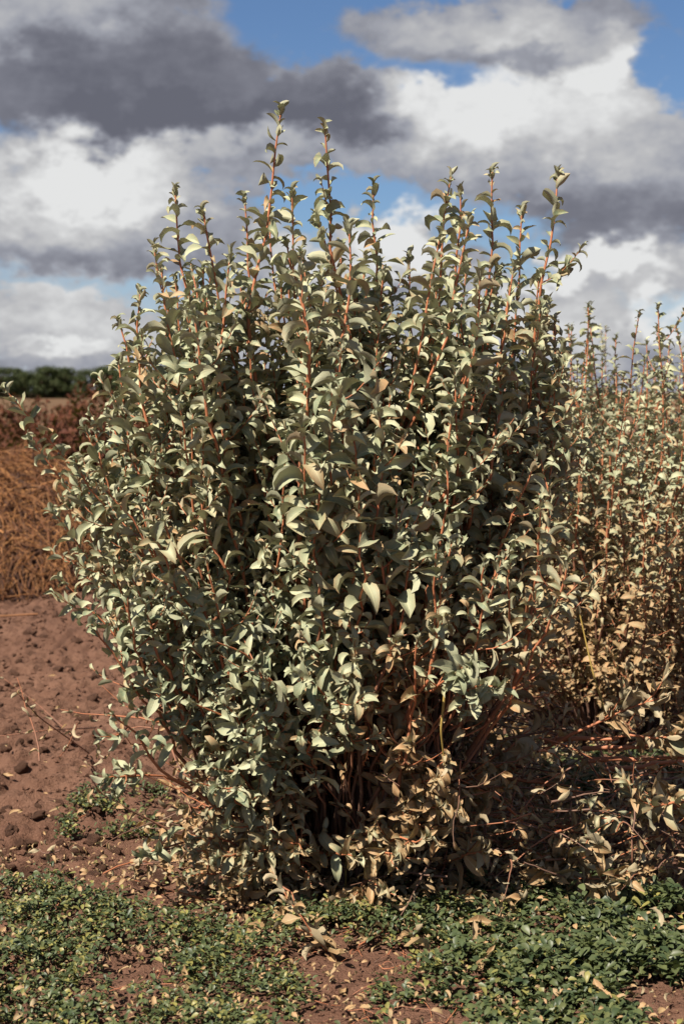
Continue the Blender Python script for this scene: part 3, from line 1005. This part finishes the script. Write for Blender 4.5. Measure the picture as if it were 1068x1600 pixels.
# ------------------------------------------------------------------ far trees
def tree(seed, h, w):
    r = np.random.default_rng(seed)
    root = empty('field_tree', (0, 0, 0))
    prt = [tube(np.array([[0, 0, -.3], [0.1, 0, h * .3], [0, 0.1, h * .62], [0, 0, h * .85]]), .28, .06, 7, 1, 1)]
    for k in range(9):
        a, z0 = r.uniform(0, 6.28), h * r.uniform(.25, .6)
        e = np.array([math.cos(a) * w * .7, math.sin(a) * w * .7, z0 + h * r.uniform(.1, .3)])
        prt.append(tube(np.array([[0, 0, z0], e * [.5, .5, 1] + [0, 0, -.2], e]), .11, .03, 5, 1, 1))
    V, F, A = join(prt)
    link('trunk', mesh_np('trunk', V, F, M_BARK, {'age': A}), root)
    cl = []
    for k in range(46):
        a, q, z = r.uniform(0, 6.28), r.random() ** .5, r.uniform(.02, 1)
        rad = w * math.sqrt(max(0.05, 1 - ((z - .5) / .56) ** 2)) * q
        cl.append((math.cos(a) * rad, math.sin(a) * rad, h * z, r.uniform(.5, 1.05)))
    P, D, N, L = [], [], [], []
    for (x, y, z, s) in cl:
        n = 90
        d = norm(r.normal(0, 1, (n, 3)))
        P.append(np.array([x, y, z]) + d * s * r.uniform(.6, 1.05, (n, 1)) * [1.1, 1.1, .8])
        D.append(d + r.normal(0, .5, (n, 3)))
        N.append(np.tile(UP, (n, 1)) + r.normal(0, .5, (n, 3)) + d * .5)
        L.append(r.uniform(.3, .6, n))
    P, D, N, L = map(np.concatenate, (P, D, N, L))
    tag(link('crown', leaves_mesh('crown', LV_LO, P, D, N, L, r.random(len(P)) ** 3 * .5, r.random(len(P)), M_TREE, seed), root), kind='stuff')
    return root


ta = [tree(5, 7.2, 3.4), tree(6, 6.4, 3.8), tree(7, 7.8, 3.0)]
rtree = np.random.default_rng(3)
used = set()
for row, (yy, step, x0, x1) in enumerate([(300, 4.2, -92, -22), (309, 4.6, -94, -20)]):
    for x in np.arange(x0, x1, step):
        w = int(rtree.integers(0, 3))
        o = ta[w] if w not in used else copy_tree(ta[w])
        used.add(w)
        o.location = (x + rtree.normal(0, 1), yy + rtree.normal(0, 3), 0)
        o.rotation_euler = (0, 0, rtree.uniform(0, 6))
        s = rtree.uniform(.72, .9)
        o.scale = (s * 1.3, s * 1.3, s)
        tag(o, (('tall round crowned', 'broad low crowned', 'narrow tall crowned')[w] + ' dark green tree in the ' + ('front rank' if row == 0 else 'rear rank') + ' of the distant tree line'), 'tree', 'distant tree line')
# ------------------------------------------------------------------ soil clods
def clod_mesh(seed, sub):
    import bmesh
    bm = bmesh.new()
    bmesh.ops.create_icosphere(bm, subdivisions=sub, radius=1.0)
    r = np.random.default_rng(seed)
    co = np.array([v.co[:] for v in bm.verts])
    ph = r.uniform(0, 6.28, (6, 3))
    k = r.normal(0, 1.6, (6, 3))
    d = sum(np.sin(co @ k[i] + ph[i, 0]) * (.24 / (1 + .4 * i)) for i in range(6))
    co = co * (1 + d[:, None]) * np.array([1, r.uniform(.7, 1), r.uniform(.5, .8)])
    co += r.normal(0, .04, co.shape)
    F = np.array([[v.index for v in f.verts] for f in bm.faces])
    bm.free()
    return co, F


clods = [mesh_np('soil_clod', *clod_mesh(s, 3), M_CLOD) for s in range(10)]
rc = np.random.default_rng(21)
cnt = 0
while cnt < 240:
    px, py = rc.uniform(-60, 330), 940 + rc.random() ** 0.9 * 470
    p = gpt(px, py)
    if vnoise(np.float64(p[0] * 3), np.float64(p[1] * 3), 5) < 0.42:
        continue
    s = rc.choice([.010, .013, .017, .022, .03], p=[.3, .3, .22, .13, .05]) * (0.7 + p[1] / 12)
    o = link('soil_clod', clods[rc.integers(0, 10)], None, (p[0], p[1], p[2] + s * .25))
    o.rotation_euler = tuple(rc.uniform(-.5, .5, 2)) + (rc.uniform(0, 6.28),)
    o.scale = (s, s, s)
    tag(o, ('large' if s > .022 else 'medium' if s > .014 else 'small') + ' lump of reddish brown soil on the open ground left of the shrub', 'clod', 'soil clods on the open ground')
    cnt += 1
cv, cf = clod_mesh(99, 1)
n = 20000
X, Y = rc.uniform(-3.2, 1.4, n), 3.0 + rc.random(n) ** 1.5 * 7
s = rc.choice([.003, .005, .008, .012], n, p=[.3, .33, .24, .13]) * (0.8 + Y / 14)
Zc = gz(X, Y) + s * .2
rot = rc.uniform(0, 6.28, n)
cs, sn = np.cos(rot)[:, None], np.sin(rot)[:, None]
V = np.stack([X[:, None] + s[:, None] * (cv[None, :, 0] * cs - cv[None, :, 1] * sn), Y[:, None] + s[:, None] * (cv[None, :, 0] * sn + cv[None, :, 1] * cs), Zc[:, None] + s[:, None] * cv[None, :, 2]], -1)
crumbs = link('soil_crumbs', mesh_np('soil_crumbs', V.reshape(-1, 3), (cf[None] + (np.arange(n) * len(cv))[:, None, None]).reshape(-1, 3), M_SOIL, smooth=False))
tag(crumbs, 'fine crumbs of reddish brown soil strewn over the ground', kind='stuff')

# ------------------------------------------------------------------ leaf litter
rl = np.random.default_rng(61)
n = 6500
X = rl.normal(0.25, 0.55, n)
Y = rl.uniform(3.62, 6.2, n)
k = (X > -0.62) & (X < 2.2) & (Y > 3.72 + 0.55 * np.clip(np.abs(X - 0.1) - 0.25, 0, 1.0))
X, Y = X[k], Y[k]
n = len(X)
P = np.stack([X, Y, gz(X, Y) + rl.uniform(.004, .05, n)], -1)
D = np.stack([rl.normal(0, 1, n), rl.normal(0, 1, n), rl.normal(0.1, .35, n)], -1)
N = np.stack([rl.normal(0, .6, n), rl.normal(0, .6, n), np.ones(n)], -1)
lit_ = link('leaf_litter', leaves_mesh('leaf_litter', LV_DRY, P, D, N, rl.uniform(.028, .065, n), rl.uniform(.75, 1.15, n), rl.random(n), M_LEAF, 12))
tag(lit_, 'dry tan fallen leaves thickly strewn under the tall shrub', kind='stuff')


def fallen(px, py, L, label, group):
    p = gpt(px, py)
    p[2] += rl.uniform(.015, .04)
    o = place_leaf('fallen_leaf', 'dry', p, np.array([rl.normal(0, 1), rl.normal(0, 1), rl.normal(.15, .3)]), np.array([rl.normal(0, .5), rl.normal(0, .5) - .3, 1]), L, rl.uniform(.85, 1.15))
    tag(o, label, 'leaf', group)


for k in range(44):
    fallen(rl.uniform(-10, 330), rl.uniform(1060, 1370), rl.uniform(.02, .045), 'small tan fallen leaf lying on the open soil left of the shrub', 'fallen leaves on the open soil')
for k in range(34):
    fallen(rl.uniform(20, 1050), rl.uniform(1430, 1590), rl.uniform(.04, .07), 'tan fallen leaf lying among the green ground cover', 'fallen leaves in the ground cover')
for k in range(60):
    fallen(rl.uniform(420, 780), rl.uniform(1385, 1500), rl.uniform(.045, .09), 'curled tan fallen leaf on the litter at the shrub foot', 'fallen leaves at the shrub foot')
for (px, py, L, lab) in [(430, 1470, .13, 'broad crumpled beige leaf lying left of the withered sprig'), (540, 1500, .14, 'largest cupped brown leaf casting a dark shadow on the soil'),
                         (920, 1555, .07, 'upright orange tan leaf standing in the ground cover at right'), (745, 1535, .08, 'ragged brown leaf in the ground cover below the shrub')]:
    fallen(px, py, L, lab, None)

# ------------------------------------------------------------------ green ground cover
rg = np.random.default_rng(91)


def cover(n, x0, x1, y0, y1, dens):
    X, Y = rg.uniform(x0, x1, n), rg.uniform(y0, y1, n)
    k = rg.random(n) < dens(X, Y)
    return X[k], Y[k]


def dens_front(X, Y):
    edge = 4.02 + 0.10 * np.sin(X * 5) + 0.25 * np.clip(X - 0.45, 0, 1) - 0.28 * np.exp(-((X - 0.12) / 0.30) ** 2)
    edge = edge + (fbm(X * 6, Y * 6, 3, 88) - 0.5) * 0.7
    d = np.clip((edge - Y) / 0.2, 0, 1)
    nz = fbm(X * 4, Y * 4, 3, 44)
    d = d * np.clip((nz - np.where(X < 0.2, 0.32, 0.33)) / 0.16, 0.0, 1)
    bare = np.exp(-(((X - 0.03) / 0.22) ** 2 + ((Y - 3.50) / 0.14) ** 2)) + np.exp(-(((X - 0.05) / 0.25) ** 2 + ((Y - 3.18) / 0.10) ** 2))
    d = d * np.clip(1 - 1.25 * bare, 0, 1)
    return d


X, Y = cover(11500, -1.5, 1.5, 2.95, 4.5, dens_front)
X2, Y2 = cover(420, -0.92, -0.60, 4.45, 4.9, lambda x, y: np.clip((fbm(x * 5, y * 5, 3, 70) - .42) * 6, 0, 1))
X, Y = np.concatenate([X, X2]), np.concatenate([Y, Y2])
X3, Y3 = cover(1500, 0.7, 2.2, 4.6, 6.6, lambda x, y: np.clip((fbm(x * 3, y * 3, 3, 71) - .42) * 6, 0, 1))
X, Y = np.concatenate([X, X3]), np.concatenate([Y, Y3])
Ps, Ds, Ns, Ls, Ts = [], [], [], [], []
for x, y, z in zip(X, Y, gz(X, Y)):
    big = np.clip((x + 0.1) * 1.2, 0, 1) * 0.8 + rg.uniform(0, .35)
    hgt = rg.uniform(.004, .02) + 0.10 * max(0.0, float(vnoise(np.float64(x * 10), np.float64(y * 10), 8)) - 0.25) * rg.uniform(.4, 1)
    c = np.array([x, y, z + hgt])
    m_ = 7
    ph = rg.uniform(0, 6.28)
    tilt = rg.normal(0, .35, 3)
    yel = rg.random() < (0.42 - 0.36 * min(big, 1))
    for q in range(m_):
        a = ph + q * 2.4
        Ps.append(c + rg.normal(0, .010, 3))
        Ds.append((math.cos(a), math.sin(a), .45 + rg.normal(0, .4)) + tilt * .5)
        Ns.append((-.45 * math.cos(a), -.45 * math.sin(a), 1) + tilt * .6 + rg.normal(0, .2, 3))
        Ls.append((.0145 + .015 * big) * rg.uniform(.7, 1.25))
        Ts.append(np.clip(rg.normal(.75, .2), 0, 1) if (yel and q < 4) else max(0, rg.normal(.03, .08)))
P, D, N, L, T = map(np.array, (Ps, Ds, Ns, Ls, Ts))
gc = link('ground_cover', leaves_mesh('ground_cover', LV_G, P, D, N, L, T, rg.random(len(P)), M_GREEN, 15))
tag(gc, 'low green purslane like weeds carpeting the foreground soil', kind='stuff')
# dry bits caught in the cover
n = 4200
X, Y = rg.uniform(-1.4, 1.4, n), rg.uniform(3.05, 4.3, n)
P = np.stack([X, Y, gz(X, Y) + rg.uniform(.01, .055, n)], -1)
D = np.stack([rg.normal(0, 1, n), rg.normal(0, 1, n), rg.normal(0, .3, n)], -1)
N = np.stack([rg.normal(0, .6, n), rg.normal(0, .6, n), np.ones(n)], -1)
fl = link('dry_flakes', leaves_mesh('dry_flakes', LV_LO, P, D, N, rg.choice([.012, .018, .03], n, p=[.5, .35, .15]), rg.uniform(.7, 1.15, n), rg.random(n), M_LEAF, 33))
tag(fl, 'small dry tan flakes caught between the green weeds', kind='stuff')
# red creeping runners seen in the bare front patch
prt = []
for k in range(150):
    x, y = (rg.normal(0.02, .3), rg.uniform(3.1, 3.75)) if k < 80 else (rg.uniform(-1.2, 1.2), rg.uniform(3.1, 4.0))
    a, Lr = rg.uniform(0, 6.28), rg.uniform(.05, .18)
    t = np.linspace(0, 1, 6)
    xs, ys = x + np.cos(a + t * rg.normal(0, .8)) * t * Lr, y + np.sin(a + t * rg.normal(0, .8)) * t * Lr
    prt.append(tube(np.stack([xs, ys, gz(xs, ys) + .003 + .010 * np.sin(t * 3.1)], -1), .0014, .0006, 4, rg.uniform(.1, .9), .3))
V, F, A = join(prt)
tag(link('creeping_runners', mesh_np('creeping_runners', V, F, M_BARK, {'age': A})), 'thin red creeping runners on the bare soil in front', kind='stuff')
print('leaves main', N_MAIN, 'cover', len(P), 'tris', sum(len(o.data.loops) - 2 * len(o.data.polygons) for o in sc.objects if o.type == 'MESH'))
